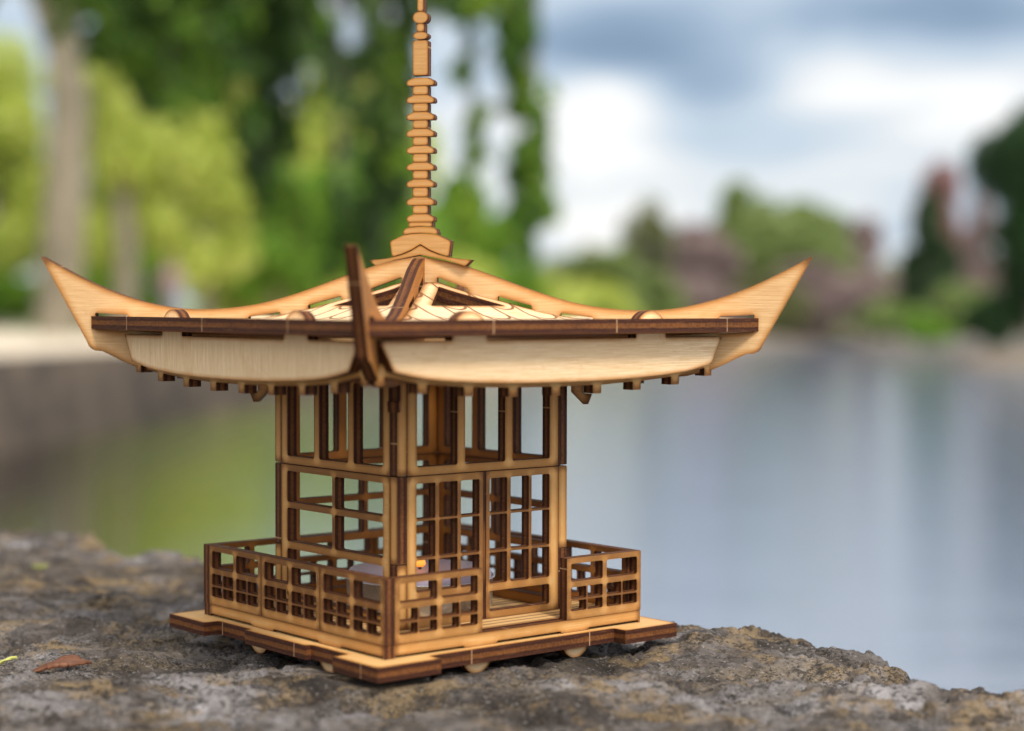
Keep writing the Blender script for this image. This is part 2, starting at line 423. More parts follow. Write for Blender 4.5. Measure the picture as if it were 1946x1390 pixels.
# spire in the plane of the left-right ridge board
spire = empty('spire'); spire.parent = pagoda; spire.rotation_euler = (0, 0, -.17)
CX = .012
def sym(pts, name, **k):
    P = [(CX + x, z) for x, z in pts] + [(CX - x, z) for x, z in reversed(pts) if x > 1e-6]
    return ply(name, P, (), FR1, .07, spire, face=SPIRE, **k)
capl = [(0, 2.336), (.17, 2.303), (.30, 2.264), (.342, 2.303), (.27, 2.309), (.20, 2.318), (.12, 2.338), (.06, 2.362), (0, 2.398)]
sym(capl, 'ridge_cap')
sym([(0, 2.404), (.06, 2.368), (.12, 2.344), (.19, 2.324), (.203, 2.422), (.117, 2.462), (.06, 2.470), (0, 2.473)], 'spire_block')
sym([(0, 2.476), (.06, 2.473), (.114, 2.465), (.117, 2.472), (.108, 2.500), (.08, 2.510), (0, 2.516)], 'spire_collar')
sym([(0, 2.519), (.080, 2.513), (.078, 2.544), (0, 2.544)], 'spire_neck')
rz_ = [(3.461, 3.411), (3.351, 3.301), (3.244, 3.194), (3.134, 3.088), (3.027, 2.981), (2.921, 2.874), (2.814, 2.767), (2.703, 2.653), (2.593, 2.546)]
for i, (zt, zb) in enumerate(rz_):
    c_ = (zt + zb) / 2
    p_ = [(0, zb), (.084, zb), (.092, zb + .009), (.090, zb + .027), (.079, zb + .038), (.060, zb + .041), (.054, zb + .050), (0, zb + .050)]
    sym(p_, 'spire_ring')
    znext = 3.4705 if i == 0 else rz_[i - 1][1] - .003
    if i > 0: sym([(0, zb + .053), (.050, zb + .053), (.050, znext), (0, znext)], 'spire_neck')
sym([(0, 3.476), (.050, 3.476), (.050, 3.690), (.044, 3.697), (0, 3.697)], 'spire_shaft')
def oval(zc_, hw, hh): return [(0, zc_ - hh)] + [(hw * math.cos(a) ** .7, zc_ + hh * math.sin(a)) for a in np.linspace(-1.45, 1.45, 14)] + [(0, zc_ + hh)]
sym(oval(3.727, .050, .024), 'spire_bead')
sym([(0, 3.753), (.025, 3.753), (.025, 3.803), (0, 3.803)], 'spire_neck')
sym(oval(3.842, .050, .037), 'spire_bead')
sym([(0, 3.881), (.020, 3.881), (.018, 4.10), (0, 4.22)], 'spire_tip')

# ------------------------------------------------------------------ tea light inside
def lathe(name, prof, seg, mat, parent, loc=(0, 0, 0), wob=0.0, smooth=True):
    V = []; F = []
    for j, (r_, z) in enumerate(prof):
        for i in range(seg):
            a = 2 * math.pi * i / seg
            rr = r_ * (1 + wob * math.sin(i * 8 * 2 * math.pi / seg * 4)) if wob else r_
            V.append((rr * math.cos(a), rr * math.sin(a), z))
    for j in range(len(prof) - 1):
        for i in range(seg):
            F.append((j * seg + i, j * seg + (i + 1) % seg, (j + 1) * seg + (i + 1) % seg, (j + 1) * seg + i))
    o_ = np_mesh(name, np.array(V) * U, F, (mat,), parent, smooth); o_.location = Vector(loc) * U
    return o_
mw, gw, bw, _ = newmat('candle_wax'); bw.inputs['Base Color'].default_value = (.50, .42, .52, 1); bw.inputs['Roughness'].default_value = .35
bw.inputs['Subsurface Weight'].default_value = .6; bw.inputs['Subsurface Radius'].default_value = (.004, .003, .003); bw.inputs['Subsurface Scale'].default_value = 1
ma, ga, ba, _ = newmat('aluminium_cup'); ba.inputs['Base Color'].default_value = (.72, .72, .74, 1); ba.inputs['Metallic'].default_value = .9; ba.inputs['Roughness'].default_value = .38
tc = ga.n('ShaderNodeTexCoord').outputs['Object']; vor = ga.n('ShaderNodeTexVoronoi'); ga.put(vor.inputs['Vector'], tc); vor.inputs['Scale'].default_value = 1100
bpp = ga.n('ShaderNodeBump'); bpp.inputs['Strength'].default_value = .5; bpp.inputs['Distance'].default_value = .0003; ga.link(vor.outputs[0], bpp.inputs['Height']); ga.link(bpp.outputs[0], ba.inputs['Normal'])
mk, gk, bk, _ = newmat('burnt_wick'); bk.inputs['Base Color'].default_value = (.03, .025, .02, 1)
mf, gf, bf, of = newmat('flame'); em = gf.n('ShaderNodeEmission'); em.inputs[1].default_value = 1.5
tz = gf.sep(gf.n('ShaderNodeTexCoord').outputs['Generated'])[2]
gf.link(gf.ramp(tz, [(0, (1, .22, .02)), (.5, (1, .40, .07)), (1, (1, .28, .03))]), em.inputs[0]); gf.link(em.outputs[0], of.inputs[0])
candle = empty('tea_light'); candle.location = (0, 0, .0845 * U); candle.rotation_euler = (0, 0, .3)
tag(candle, 'lit tea light candle in a metal cup standing inside the pagoda', 'candle')
lathe('cup', [(.0, 0), (.462, 0), (.466, .01), (.472, .185), (.482, .19), (.482, .197), (.468, .197), (.462, .02)], 96, ma, candle)
lathe('wax', [(.458, .02), (.460, .225), (.452, .238), (.40, .242), (.15, .236), (.0, .234)], 64, mw, candle)
lathe('wick', [(.012, .234), (.011, .262), (.0, .266)], 10, mk, candle)
lathe('flame', [(0, .246), (.026, .252), (.038, .268), (.034, .290), (.020, .308), (0, .318)], 16, mf, candle)
pt = bpy.data.lights.new('candle_light', 'POINT'); pt.energy = .0012; pt.color = (1, .5, .18); pt.shadow_soft_size = .0015
pto = bpy.data.objects.new('candle_light', pt); col.objects.link(pto); pto.parent = candle; pto.location = (0, 0, .46 * U)

# ------------------------------------------------------------------ limestone ledge
def vnoise(x, y, seed):
    rs = np.random.RandomState(seed); T = rs.rand(256, 256)
    xi = np.floor(x).astype(int); yi = np.floor(y).astype(int); fx = x - xi; fy = y - yi
    fx = fx * fx * (3 - 2 * fx); fy = fy * fy * (3 - 2 * fy)
    q = lambda a, b_: T[a % 256, b_ % 256]
    return (q(xi, yi) * (1 - fx) + q(xi + 1, yi) * fx) * (1 - fy) + (q(xi, yi + 1) * (1 - fx) + q(xi + 1, yi + 1) * fx) * fy
def fbm(x, y, seed, oct=4, gain=.5):
    s = 0; a = 1; t = 0
    for i in range(oct): s = s + a * vnoise(x * 2 ** i + 17 * i, y * 2 ** i + 31 * i, seed + i); t += a; a *= gain
    return s / t
EDGEX = [-12, -7.0, -4.6, -2.05, -.6, .7, 1.66, 1.95, 2.45, 2.88, 3.00, 3.10, 3.35, 3.6, 5, 9]
EDGEY = [12, 8.6, 6.5, 3.95, 2.7, 1.5, .55, .42, .32, -.02, -.35, -.80, -1.0, -1.15, -1.7, -2.8]
def stone_z(X, Y):
    """X, Y in model units, world axes; returns z in units"""
    wx = X + .5 * (fbm(X * .8, Y * .8, 50, 2) - .5); wy = Y + .5 * (fbm(X * .8 + 9, Y * .8, 60, 2) - .5)
    big = fbm(wx * .45, wy * 1.0, 1, 3) - .5
    mid = fbm(wx * 1.1, wy * 2.8, 5, 4) - .5
    rid = 1 - np.abs(2 * fbm(wx * 1.5, wy * 3.6, 9, 4) - 1)
    pit = fbm(wx * 4.0, wy * 7.0, 13, 4, .6)
    fine = fbm(X * 14, Y * 20, 21, 4, .62) - .5
    lay = big * .30 + mid * .26 + (rid - .75) * .16
    st = .085; q = lay / st; fq = q - np.floor(q); lay = (np.floor(q) + np.clip((fq - .22) / .56, 0, 1)) * st * .75 + lay * .25
    z = lay - np.clip(.40 - pit, 0, 1) * .55 + fine * .050 + (fbm(X * 40, Y * 44, 33, 2) - .5) * .018
    crk = fbm(wx * .9 + 5, wy * 2.4, 41, 4, .6) - .5
    z = z - .075 * np.exp(-(crk / .012) ** 2) * (fbm(X * .7, Y * .9, 43, 2) > .42)
    return z
nx, ny = 900, 760
gx = np.concatenate([np.linspace(-14, -5, 40, endpoint=False), np.linspace(-5, 4.4, 800, endpoint=False), np.linspace(4.4, 10, 60)])
gy = np.concatenate([np.linspace(-16, -4.6, 30, endpoint=False), np.linspace(-4.6, 5, 620, endpoint=False), np.linspace(5, 14, 110)])
X, Y = np.meshgrid(gx, gy)
Z = stone_z(X, Y) - .215
ey = np.interp(X, EDGEX, EDGEY) + .28 * (fbm(X * 1.5, Y * 0 + 3, 77, 4) - .5) + .14 * (fbm(X * 6, Y * 2, 78, 3) - .5)
dd = (Y - ey)
Z = Z + .10 * (fbm(X * .9 + 3, Y * 2.2, 91, 3) - .5) * np.clip((-2.0 - Y) / 1.0, 0, 1)
Z = Z - np.clip(dd + .22, 0, None) ** 2 * .35 * (dd < 0) - np.where(dd > 0, np.minimum(dd * 5.0 + .02, 9.0), 0)
for hx, hy, rx_, ry_, dp in ((-2.02, 1.60, .10, .13, .14), (-2.75, 4.45, .13, .35, .16), (-1.75, 1.3, .16, .10, .07), (1.7, -1.0, .1, .08, .06)):
    Z = Z - dp * np.exp(-(((X - hx) / rx_) ** 2 + ((Y - hy) / ry_) ** 2))
# raised back right mound, lower step at far right
Z += .075 * np.exp(-((X - 2.25) ** 2 / .6 + (Y + .15) ** 2 / .45)) - .035 / (1 + np.exp(-(X - 3.03) * 14))
# the model stands here: keep the rock clear of the plate but bring it up to its feet
Rz = math.pi / 2 - YAW; c0, s0 = math.cos(-Rz), math.sin(-Rz)
MX = X * c0 - Y * s0; MY = X * s0 + Y * c0
inn = np.clip((1.28 - np.maximum(np.abs(MX), np.abs(MY))) / .12, 0, 1)
lim = -.135
Z = np.where(inn > 0, Z * (1 - inn) + np.minimum(Z, lim) * inn, Z)
for s_ in range(4):
    for fx in (-.33, .45):
        v = rot(-math.pi / 2 * s_) @ Vector((fx, -.97, 0)); v = rot(Rz) @ v
        k = np.exp(-((X - v.x) ** 2 + (Y - v.y) ** 2) / .03)
        Z = Z * (1 - k) + (-.153) * k
ids = np.arange(X.size).reshape(X.shape)
F = np.stack([ids[:-1, :-1], ids[:-1, 1:], ids[1:, 1:], ids[1:, :-1]], -1).reshape(-1, 4)
V = np.stack([X, Y, Z], -1).reshape(-1, 3) * U
ms, gs, bs, _ = newmat('weathered_limestone')
tcs = gs.n('ShaderNodeTexCoord').outputs['Object']
vs = gs.vm('MULTIPLY', tcs, (1, 1.7, 1.7))
a1 = gs.noise(vs, 26, 6, .55, .8); a2 = gs.noise(gs.vm('ADD', vs, (3, 3, 3)), 42, 6, .65, .8); a3 = gs.noise(gs.vm('ADD', vs, (7, 1, 3)), 420, 5, .7); a4 = gs.noise(gs.vm('ADD', vs, (1, 8, 2)), 24, 4, .6, 1.0)
cs = gs.ramp(a1, [(.35, (.028, .021, .016)), (.44, (.095, .077, .064)), (.54, (.195, .172, .158)), (.68, (.40, .375, .37))])
cs = gs.mix(gs.mapr(a2, .51, .61, 0, .75), cs, (.29, .20, .10))
cs = gs.mix(gs.mapr(a4, .55, .68, 0, .55), cs, (.25, .19, .115))
cs = gs.mix(gs.mapr(a3, .52, .60, 0, .8), cs, (.040, .034, .028))
a5 = gs.noise(gs.vm('ADD', vs, (2, 4, 6)), 1300, 3, .7)
spk = gs.m('MULTIPLY', gs.mapr(a5, .50, .57, 0, 1), gs.mapr(gs.noise(gs.vm('ADD', vs, (8, 4, 6)), 55, 4, .6), .44, .56, 0, .9))
cs = gs.mix(spk, cs, (.022, .018, .015))
a6 = gs.noise(gs.vm('ADD', vs, (9, 4, 1)), 900, 3, .6)
cs = gs.mix(gs.mapr(a6, .60, .68, 0, .45), cs, (.46, .43, .40))
bl = gs.noise(gs.vm('ADD', vs, (5, 5, 1)), 90, 5, .7, .5)
cs = gs.mix(gs.mapr(bl, .56, .64, 0, .8), cs, (.045, .038, .034))
cs = gs.mix(1.0, cs, (1.0, 1.0, 1.02), 'MULTIPLY')
gs.link(cs, bs.inputs['Base Color']); bs.inputs['Roughness'].default_value = .85; bs.inputs['Specular IOR Level'].default_value = .25
bps = gs.n('ShaderNodeBump'); bps.inputs['Strength'].default_value = 1.0; bps.inputs['Distance'].default_value = .0016
gs.link(gs.noise(vs, 500, 6, .7), bps.inputs['Height']); gs.link(bps.outputs[0], bs.inputs['Normal'])
ledge = np_mesh('stone_ledge', V, F, (ms,), None, True); tag(ledge, kind='structure')

def stone_at(xu, yu):
    i = int(np.argmin(abs(gx - xu))); j = int(np.argmin(abs(gy - yu)))
    return float(Z[j, i])
# dry bark flake -------------------------------------------------------
mb, gb, bb, _ = newmat('dry_bark'); nb = gb.noise(gb.vm('MULTIPLY', gb.n('ShaderNodeTexCoord').outputs['Object'], (60, 900, 600)), 1, 4, .6)
gb.link(gb.ramp(nb, [(.3, (.05, .018, .008)), (.6, (.15, .052, .02)), (.8, (.24, .11, .05))]), bb.inputs['Base Color']); bb.inputs['Roughness'].default_value = .7
def flake(name, ln, wd, curl, rag, mat, seed, parent=None):
    rs = np.random.RandomState(seed); nu, nv = 28, 10; V = []; F = []
    for i in range(nu):
        t = i / (nu - 1); ww = wd * (.10 + math.sin(math.pi * min(1, t * 1.05)) ** .8) * (1 + rag * (rs.rand() - .5))
        for j in range(nv):
            s = j / (nv - 1) - .5
            V.append((t * ln + rag * .05 * ln * (rs.rand() - .5) * (1 if t > .9 else .2), s * ww, curl * (math.sin(math.pi * t) * .7 + .3 * t) * (1 - 2.5 * s * s) + .004 * math.sin(9 * t + 5 * s)))
    for i in range(nu - 1):
        for j in range(nv - 1): F.append((i * nv + j, (i + 1) * nv + j, (i + 1) * nv + j + 1, i * nv + j + 1))
    o_ = np_mesh(name, np.array(V) * U, F, (mat,), parent, True)
    so_ = o_.modifiers.new('thick', 'SOLIDIFY'); so_.thickness = .012 * U
    return o_
def place(px_, py_, zu):
    v = d + r2 * ((px_ - 973) / FPX) - u2 * ((py_ - 695) / FPX)
    t = (zu * U - CAM.z) / v.z; return CAM + v * t
pb = place(62, 1252, -.2)
bark = empty('bark_flake'); bark.location = (pb.x, pb.y, stone_at(pb.x / U, pb.y / U) * U + .01 * U); bark.rotation_euler = (0.25, -.1, .10)
tag(bark, 'curled reddish brown bark flake lying on the stone left of the pagoda', 'bark')
flake('bark_strip', .36, .085, .070, .5, mb, 3, bark)
b2 = flake('bark_strip', .17, .05, .05, .8, mb, 5, bark); b2.location = (.13 * U, .03 * U, .03 * U); b2.rotation_euler = (-.4, .1, .1)
mg, gg, bgm, _ = newmat('dry_grass'); bgm.inputs['Base Color'].default_value = (.42, .42, .10, 1)
pg = place(-12, 1268, -.2)
gb1 = flake('grass_blade', .15, .018, .03, .1, mg, 9); gb1.location = (pg.x, pg.y, stone_at(pg.x / U, pg.y / U) * U + .03 * U); gb1.rotation_euler = (0, -.35, .2)
tag(gb1, 'yellow green grass blade lying on the stone at the left edge', 'grass blade')
pm = place(75, 1083, -.2)
ms_ = empty('moss_sprig'); ms_.location = (pm.x, pm.y, stone_at(pm.x / U, pm.y / U) * U)
tag(ms_, 'tiny yellow green sprig growing from a hole at the back of the ledge', 'plant')
mm, gm_, bmm, _ = newmat('moss'); bmm.inputs['Base Color'].default_value = (.20, .22, .04, 1)
for i in range(6):
    lf = flake('leaf', .08, .03, .03, .2, mm, 20 + i, ms_); lf.rotation_euler = (0, -.5, i * 1.05)

# ------------------------------------------------------------------ far surroundings (metres)
H_W = -2.02                                  # water level; the camera is 2.1 m above it
def at(px_, dist): return CAM.x + (px_ - 973) / FPX * dist
def zt_(py_, dist): return CAM.z + (576 - py_) / FPX * dist
# water
mwt, gwt, bwt, _ = newmat('lake_water'); bwt.inputs['Base Color'].default_value = (.05, .085, .13, 1); bwt.inputs['Roughness'].default_value = .04; bwt.inputs['IOR'].default_value = 4.5
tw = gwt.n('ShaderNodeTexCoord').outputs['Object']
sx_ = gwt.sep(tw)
# tree reflections painted green into the left water, open blue-grey water further out
tree_refl_fade = gwt.mapr(gwt.m('ADD', gwt.m('DIVIDE', gwt.m('ADD', sx_[0], gwt.m('MULTIPLY', gwt.noise(tw, .25, 3, .5), 2.0)), gwt.m('MAXIMUM', gwt.m('ADD', sx_[1], 2.0), 1.0)), 0.0), -.10, .03, 0, 1)
wall_refl_fade = gwt.mapr(gwt.m('DIVIDE', sx_[0], gwt.m('MAXIMUM', gwt.m('ADD', sx_[1], 0.5), 1.0)), -.255, -.14, 0, 1)  # the wall's dark reflection, painted into the water colour beside it
green = gwt.mix(wall_refl_fade, (.012, .010, .006), (.125, .165, .025))
gwt.link(gwt.mix(tree_refl_fade, green, (.125, .16, .225)), bwt.inputs['Base Color'])
w1 = gwt.noise(gwt.vm('MULTIPLY', tw, (1.6, 5.0, 1)), 1.0, 5, .6); w2 = gwt.noise(gwt.vm('MULTIPLY', tw, (.22, 1.1, 1)), 1.0, 3, .5, .4)
hgt = gwt.m('ADD', w1, gwt.m('MULTIPLY', w2, 1.6))
bw_ = gwt.n('ShaderNodeBump'); bw_.inputs['Strength'].default_value = .13; bw_.inputs['Distance'].default_value = .10
gwt.link(hgt, bw_.inputs['Height']); gwt.link(bw_.outputs[0], bwt.inputs['Normal'])
wv = [(-60, -2, H_W), (160, -2, H_W), (160, 150, H_W), (-60, 150, H_W)]
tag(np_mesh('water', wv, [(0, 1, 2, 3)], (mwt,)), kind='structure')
# land: left bank following a curved sea wall, far bank
def gmat(name, c1, c2, sc_=1.5):
    m_, g_, b, _ = newmat(name); t = g_.n('ShaderNodeTexCoord').outputs['Object']; n_ = g_.noise(t, sc_, 5, .65)
    g_.link(g_.mix(g_.mapr(n_, .35, .65, 0, 1), c1, c2), b.inputs['Base Color']); b.inputs['Roughness'].default_value = .9
    return m_
GRASS = gmat('lawn', (.10, .17, .03), (.22, .26, .06)); PATH = gmat('pale_gravel_path', (.50, .41, .30), (.62, .53, .41)); WALLM = gmat('old_stone_wall', (.015, .011, .008), (.105, .074, .05), .9)
SOIL = gmat('bank_soil', (.13, .10, .08), (.22, .18, .13), .6)
shore = [(-.32, .35), (-1.2, 1.6), (-3.4, 5), (-6.2, 12), (-7.1, 20), (-6.9, 25), (-6.2, 30), (-5.0, 36), (-3.0, 46), (1.0, 60), (6.0, 76), (14, 96), (30, 112), (60, 118), (170, 122)]
GZ = [-.03, -.15, -.40, -.62, -.70, -.72, -.74, -.78, -.9, -1.1, -1.3, -1.45, -1.5, -1.5, -1.5]
S2 = smooth_pts(shore, 4); Z2 = [float(z) for z in np.interp(np.arange(len(S2)) / 4, np.arange(len(GZ)), GZ)]
def offs(k_, w_):
    a = np.array(S2[max(k_ - 1, 0)]); b_ = np.array(S2[min(k_ + 1, len(S2) - 1)]); t = (b_ - a) / np.linalg.norm(b_ - a)
    n = np.array((-t[1], t[0])); return np.array(S2[k_]) + n * w_
def ribbon(name, w0, w1, dz, mat, k0=0, k1=None, **k):
    V = []; F = []
    for i in range(k0, (k1 or len(S2))):
        a = offs(i, w0); b_ = offs(i, w1); V += [(a[0], a[1], Z2[i] + dz + .02 * w0), (b_[0], b_[1], Z2[i] + dz + .02 * w1)]
    for i in range(len(V) // 2 - 1): F.append((2 * i, 2 * i + 2, 2 * i + 3, 2 * i + 1))
    return tag(np_mesh(name, V, F, (mat,)), **k)
ribbon('lawn', .55, 60, -.01, GRASS, kind='structure')
ribbon('path', .55, 12, .012, PATH, 6, 40, kind='structure')
# sea wall with coping, solid blocks
V = []; F = []
for i in range(0, 33):
    a = offs(i, 0); b_ = offs(i, .62); V += [(a[0], a[1], H_W - .3), (a[0], a[1], Z2[i] + .02), (b_[0], b_[1], Z2[i] + .02), (b_[0], b_[1], H_W - .3)]
for i in range(32):
    for j in range(3): F.append((4 * i + j, 4 * i + 4 + j, 4 * i + 5 + j, 4 * i + 1 + j))
tag(np_mesh('retaining_wall', V, F, (WALLM,)), 'dark old stone retaining wall curving along the left bank of the lake', 'wall')
V = []; F = []
for i in range(32, len(S2)):
    a = offs(i, -2.2); b_ = offs(i, .62); V += [(a[0], a[1], H_W - .2), (b_[0], b_[1], Z2[i] + .01)]
for i in range(len(V) // 2 - 1): F.append((2 * i, 2 * i + 2, 2 * i + 3, 2 * i + 1))
tag(np_mesh('bank', V, F, (SOIL,)), kind='structure')
V = [(at(2010, 62), CAM.y + 63, -1.35)]; F = []
for j, (rr, zz) in enumerate(((.5, -1.45), (.85, -1.75), (1.0, -2.25))):
    for i in range(48):
        a = 2 * math.pi * i / 48; k_ = rr * (1 + .06 * math.sin(3 * a) + .04 * math.sin(7 * a + 1))
        V.append((at(2010, 62) + 3.6 * k_ * math.cos(a), CAM.y + 63 + 3.0 * k_ * math.sin(a), zz))
F = [(0, 1 + i, 1 + (i + 1) % 48, 1 + (i + 1) % 48) for i in range(48)]
F3 = [(0, 1 + i, 1 + (i + 1) % 48) for i in range(48)]
F4 = [(1 + j * 48 + i, 49 + j * 48 + i, 49 + j * 48 + (i + 1) % 48, 1 + j * 48 + (i + 1) % 48) for j in range(2) for i in range(48)]
mei = bpy.data.meshes.new('islet'); mei.from_pydata(V, [], F3 + F4)
tag(link_mesh('islet', mei, None, (SOIL,)), kind='structure')
# ground beneath the ledge
tag(np_mesh('ground', [(-40, -25, -.06), (-.3, -25, -.06), (-.5, -.1, -.06), (-1.5, 1.2, -.17), (-40, 5, -.3)], [(0, 1, 2, 4), (2, 3, 4, 4)][:1], (SOIL,)), kind='structure')
lb = bpy.data.meshes.new('ledge_block')
np_l = [(-.6, -.7), (.5, -.7), (.5, -.13), (.20, -.085), (.10, -.03), (.02, .05), (-.08, .14), (-.17, .235), (-.34, .40), (-.6, .55)]
Vl = [(x, y, -.02) for x, y in np_l] + [(x, y, H_W - .2) for x, y in np_l]; n_ = len(np_l)
bmx = bmesh.new(); vv = [bmx.verts.new(q) for q in Vl]
for i in range(n_): bmx.faces.new((vv[i], vv[(i + 1) % n_], vv[n_ + (i + 1) % n_], vv[n_ + i]))
bmx.faces.new(vv[n_:]); bmx.to_mesh(lb); bmx.free()
tag(link_mesh('ledge_base', lb, None, (ms,)), kind='structure')

# leaves ---------------------------------------------------------------
def leafmat(name, stops, trans=.45):
    m_, g_, b, o_ = newmat(name)
    a = g_.n('ShaderNodeAttribute', attribute_name='rnd').outputs['Fac']
    c = g_.ramp(a, stops)
    g_.link(c, b.inputs['Base Color']); b.inputs['Roughness'].default_value = .55
    tr = g_.n('ShaderNodeBsdfTranslucent'); g_.link(g_.mix(.5, c, (.30, .42, .04), 'ADD') if False else c, tr.inputs[0])
    mx = g_.n('ShaderNodeMixShader'); mx.inputs[0].default_value = trans
    g_.link(b.outputs[0], mx.inputs[1]); g_.link(tr.outputs[0], mx.inputs[2]); g_.link(mx.outputs[0], o_.inputs[0])
    return m_
def leaves(name, P, size, mats, parent, seed, droop=0.0, tone=None):
    """P (n,3) leaf centres; pointed leaf-shaped quads"""
    rs = np.random.RandomState(seed); n = len(P)
    a = rs.normal(size=(n, 3)); a[:, 2] -= droop; a /= np.linalg.norm(a, axis=1)[:, None]
    b_ = rs.normal(size=(n, 3)); b_ -= (b_ * a).sum(1)[:, None] * a; b_ /= np.linalg.norm(b_, axis=1)[:, None]
    s = size * (.6 + .8 * rs.rand(n))[:, None]
    V = np.stack([P - a * s * .5, P + b_ * s * .28 + a * s * -.05, P + a * s * .5, P - b_ * s * .28 + a * s * -.05], 1).reshape(-1, 3)
    F = np.arange(4 * n).reshape(n, 4)
    q = rs.rand(n)
    return np_mesh(name, V, F, mats, parent, False, q if tone is None else np.clip(.45 * q + .7 * tone, 0, 1))
BARK = gmat('tree_bark', (.10, .085, .07), (.24, .21, .18), 6.0)
def tube_arrays(pts, radii, seg=10):
    V = []; F = []
    for k_, (p, r_) in enumerate(zip(pts, radii)):
        p = np.array(p); q = np.array(pts[min(k_ + 1, len(pts) - 1)]) - np.array(pts[max(k_ - 1, 0)]); q = q / np.linalg.norm(q)
        e1 = np.cross(q, (0, 1, .1) if abs(q[1]) < .8 else (1, 0, 0)); e1 /= np.linalg.norm(e1); e2 = np.cross(q, e1)
        for i in range(seg):
            t = 2 * math.pi * i / seg; V.append(p + r_ * (math.cos(t) * e1 + math.sin(t) * e2))
    for k_ in range(len(pts) - 1):
        for i in range(seg): F.append((k_ * seg + i, k_ * seg + (i + 1) % seg, (k_ + 1) * seg + (i + 1) % seg, (k_ + 1) * seg + i))
    return V, F
def tubes(name, specs, mat, parent):
    V = []; F = []
    for pts, rr in specs:
        v, f = tube_arrays(pts, rr); o_ = len(V); V += v; F += [tuple(i + o_ for i in q) for q in f]
    return np_mesh(name, V, F, (mat,), parent, True)
def tree(label, px_, dist, top_py, w_px, mat, group=None, base_z=None, n=5000, leaf=.22, shape='round', trunk_f=.3, trunk_px=None, name='tree', seed=1, bark=None, crown_base=.25, cat='tree'):
    rs = np.random.RandomState(seed); x = at(px_, dist); zb = base_z if base_z is not None else -1.45
    zt = zt_(top_py, dist); h = (zt - zb) * 1.07; R0 = w_px / FPX * dist / 2 * 1.12
    root = empty(name, (x, CAM.y + dist, zb)); tag(root, label, cat, group)
    tr = (trunk_px / FPX * dist / 2) if trunk_px else max(.05, h * .022)
    specs = [([(0, 0, -.2), (.02 * h, 0, h * .3), (-.01 * h, 0, h * .6), (0, 0, h * .92)], [tr * 1.15, tr, tr * .6, tr * .15])]
    cz0 = h * crown_base
    pts = []
    K = 16 if shape != 'cone' else 26
    for k_ in range(K):
        f = (k_ + rs.rand()) / K
        if shape == 'cone':
            zc_ = cz0 + (h - cz0) * f; rr = R0 * (1 - f) ** .8 * .72 + .05 * R0; ang = rs.rand() * 6.28
            c_ = np.array((math.cos(ang) * rr * .6, math.sin(ang) * rr * .6, zc_)); cr = np.array((rr * .62 + .1 * R0, rr * .62 + .1 * R0, (h - cz0) * .085))
        else:
            zc_ = cz0 + (h - cz0) * (.12 + .76 * f); prof = math.sqrt(max(.05, 1 - ((f - .42) / .62) ** 2)); ang = rs.rand() * 6.28; q = rs.rand() ** .5
            c_ = np.array((math.cos(ang) * R0 * prof * q * .72, math.sin(ang) * R0 * prof * q * .72, zc_)); s = .26 + .22 * rs.rand()
            cr = np.array((R0 * s, R0 * s, (h - cz0) * s * .42))
        if shape != 'cone': specs.append(([(0, 0, max(.1 * h, c_[2] - .3 * h)), tuple(c_ * (.55, .55, 1) - np.array((0, 0, .08 * h))), tuple(c_)], [tr * .4, tr * .22, tr * .06]))
        m_ = int(n * 2.2) // K; v = rs.normal(size=(m_, 3)); v /= np.linalg.norm(v, axis=1)[:, None]; v *= (rs.rand(m_) ** .45)[:, None]
        pts.append(c_ + v * cr)
    tubes('trunk', specs, bark or BARK, root)
    leaves('crown', np.concatenate(pts), leaf * 1.45, (mat,), root, seed)
    return root
LG = leafmat('leaf_yellow_green', [(0, (.32, .42, .04)), (.6, (.60, .66, .13)), (1, (.76, .76, .28))])
LM_ = leafmat('leaf_fresh_green', [(0, (.09, .20, .02)), (.6, (.20, .38, .03)), (1, (.36, .54, .06))])
LD = leafmat('leaf_deep_green', [(0, (.008, .028, .007)), (.6, (.022, .065, .014)), (1, (.05, .12, .022))])
LP = leafmat('leaf_mauve_buds', [(0, (.24, .17, .16)), (.6, (.36, .26, .25)), (1, (.46, .38, .33))])
LR = leafmat('leaf_red_buds', [(0, (.30, .14, .12)), (.6, (.42, .22, .20)), (1, (.5, .34, .3))])
LF = leafmat('leaf_muted_green', [(0, (.13, .19, .05)), (.6, (.25, .33, .09)), (1, (.38, .44, .18))])
LW = leafmat('leaf_distant_mixed', [(0, (.20, .20, .11)), (.5, (.30, .31, .15)), (1, (.40, .34, .28))])
LC = leafmat('leaf_conifer', [(0, (.02, .045, .016)), (.6, (.045, .085, .028)), (1, (.08, .13, .045))])
LO = leafmat('leaf_olive', [(0, (.12, .13, .05)), (.6, (.20, .22, .08)), (1, (.3, .3, .14))])
LH = leafmat('leaf_hanging_bough', [(0, (.006, .018, .002)), (.3, (.024, .055, .004)), (.6, (.075, .17, .010)), (1, (.30, .44, .04))], .5)
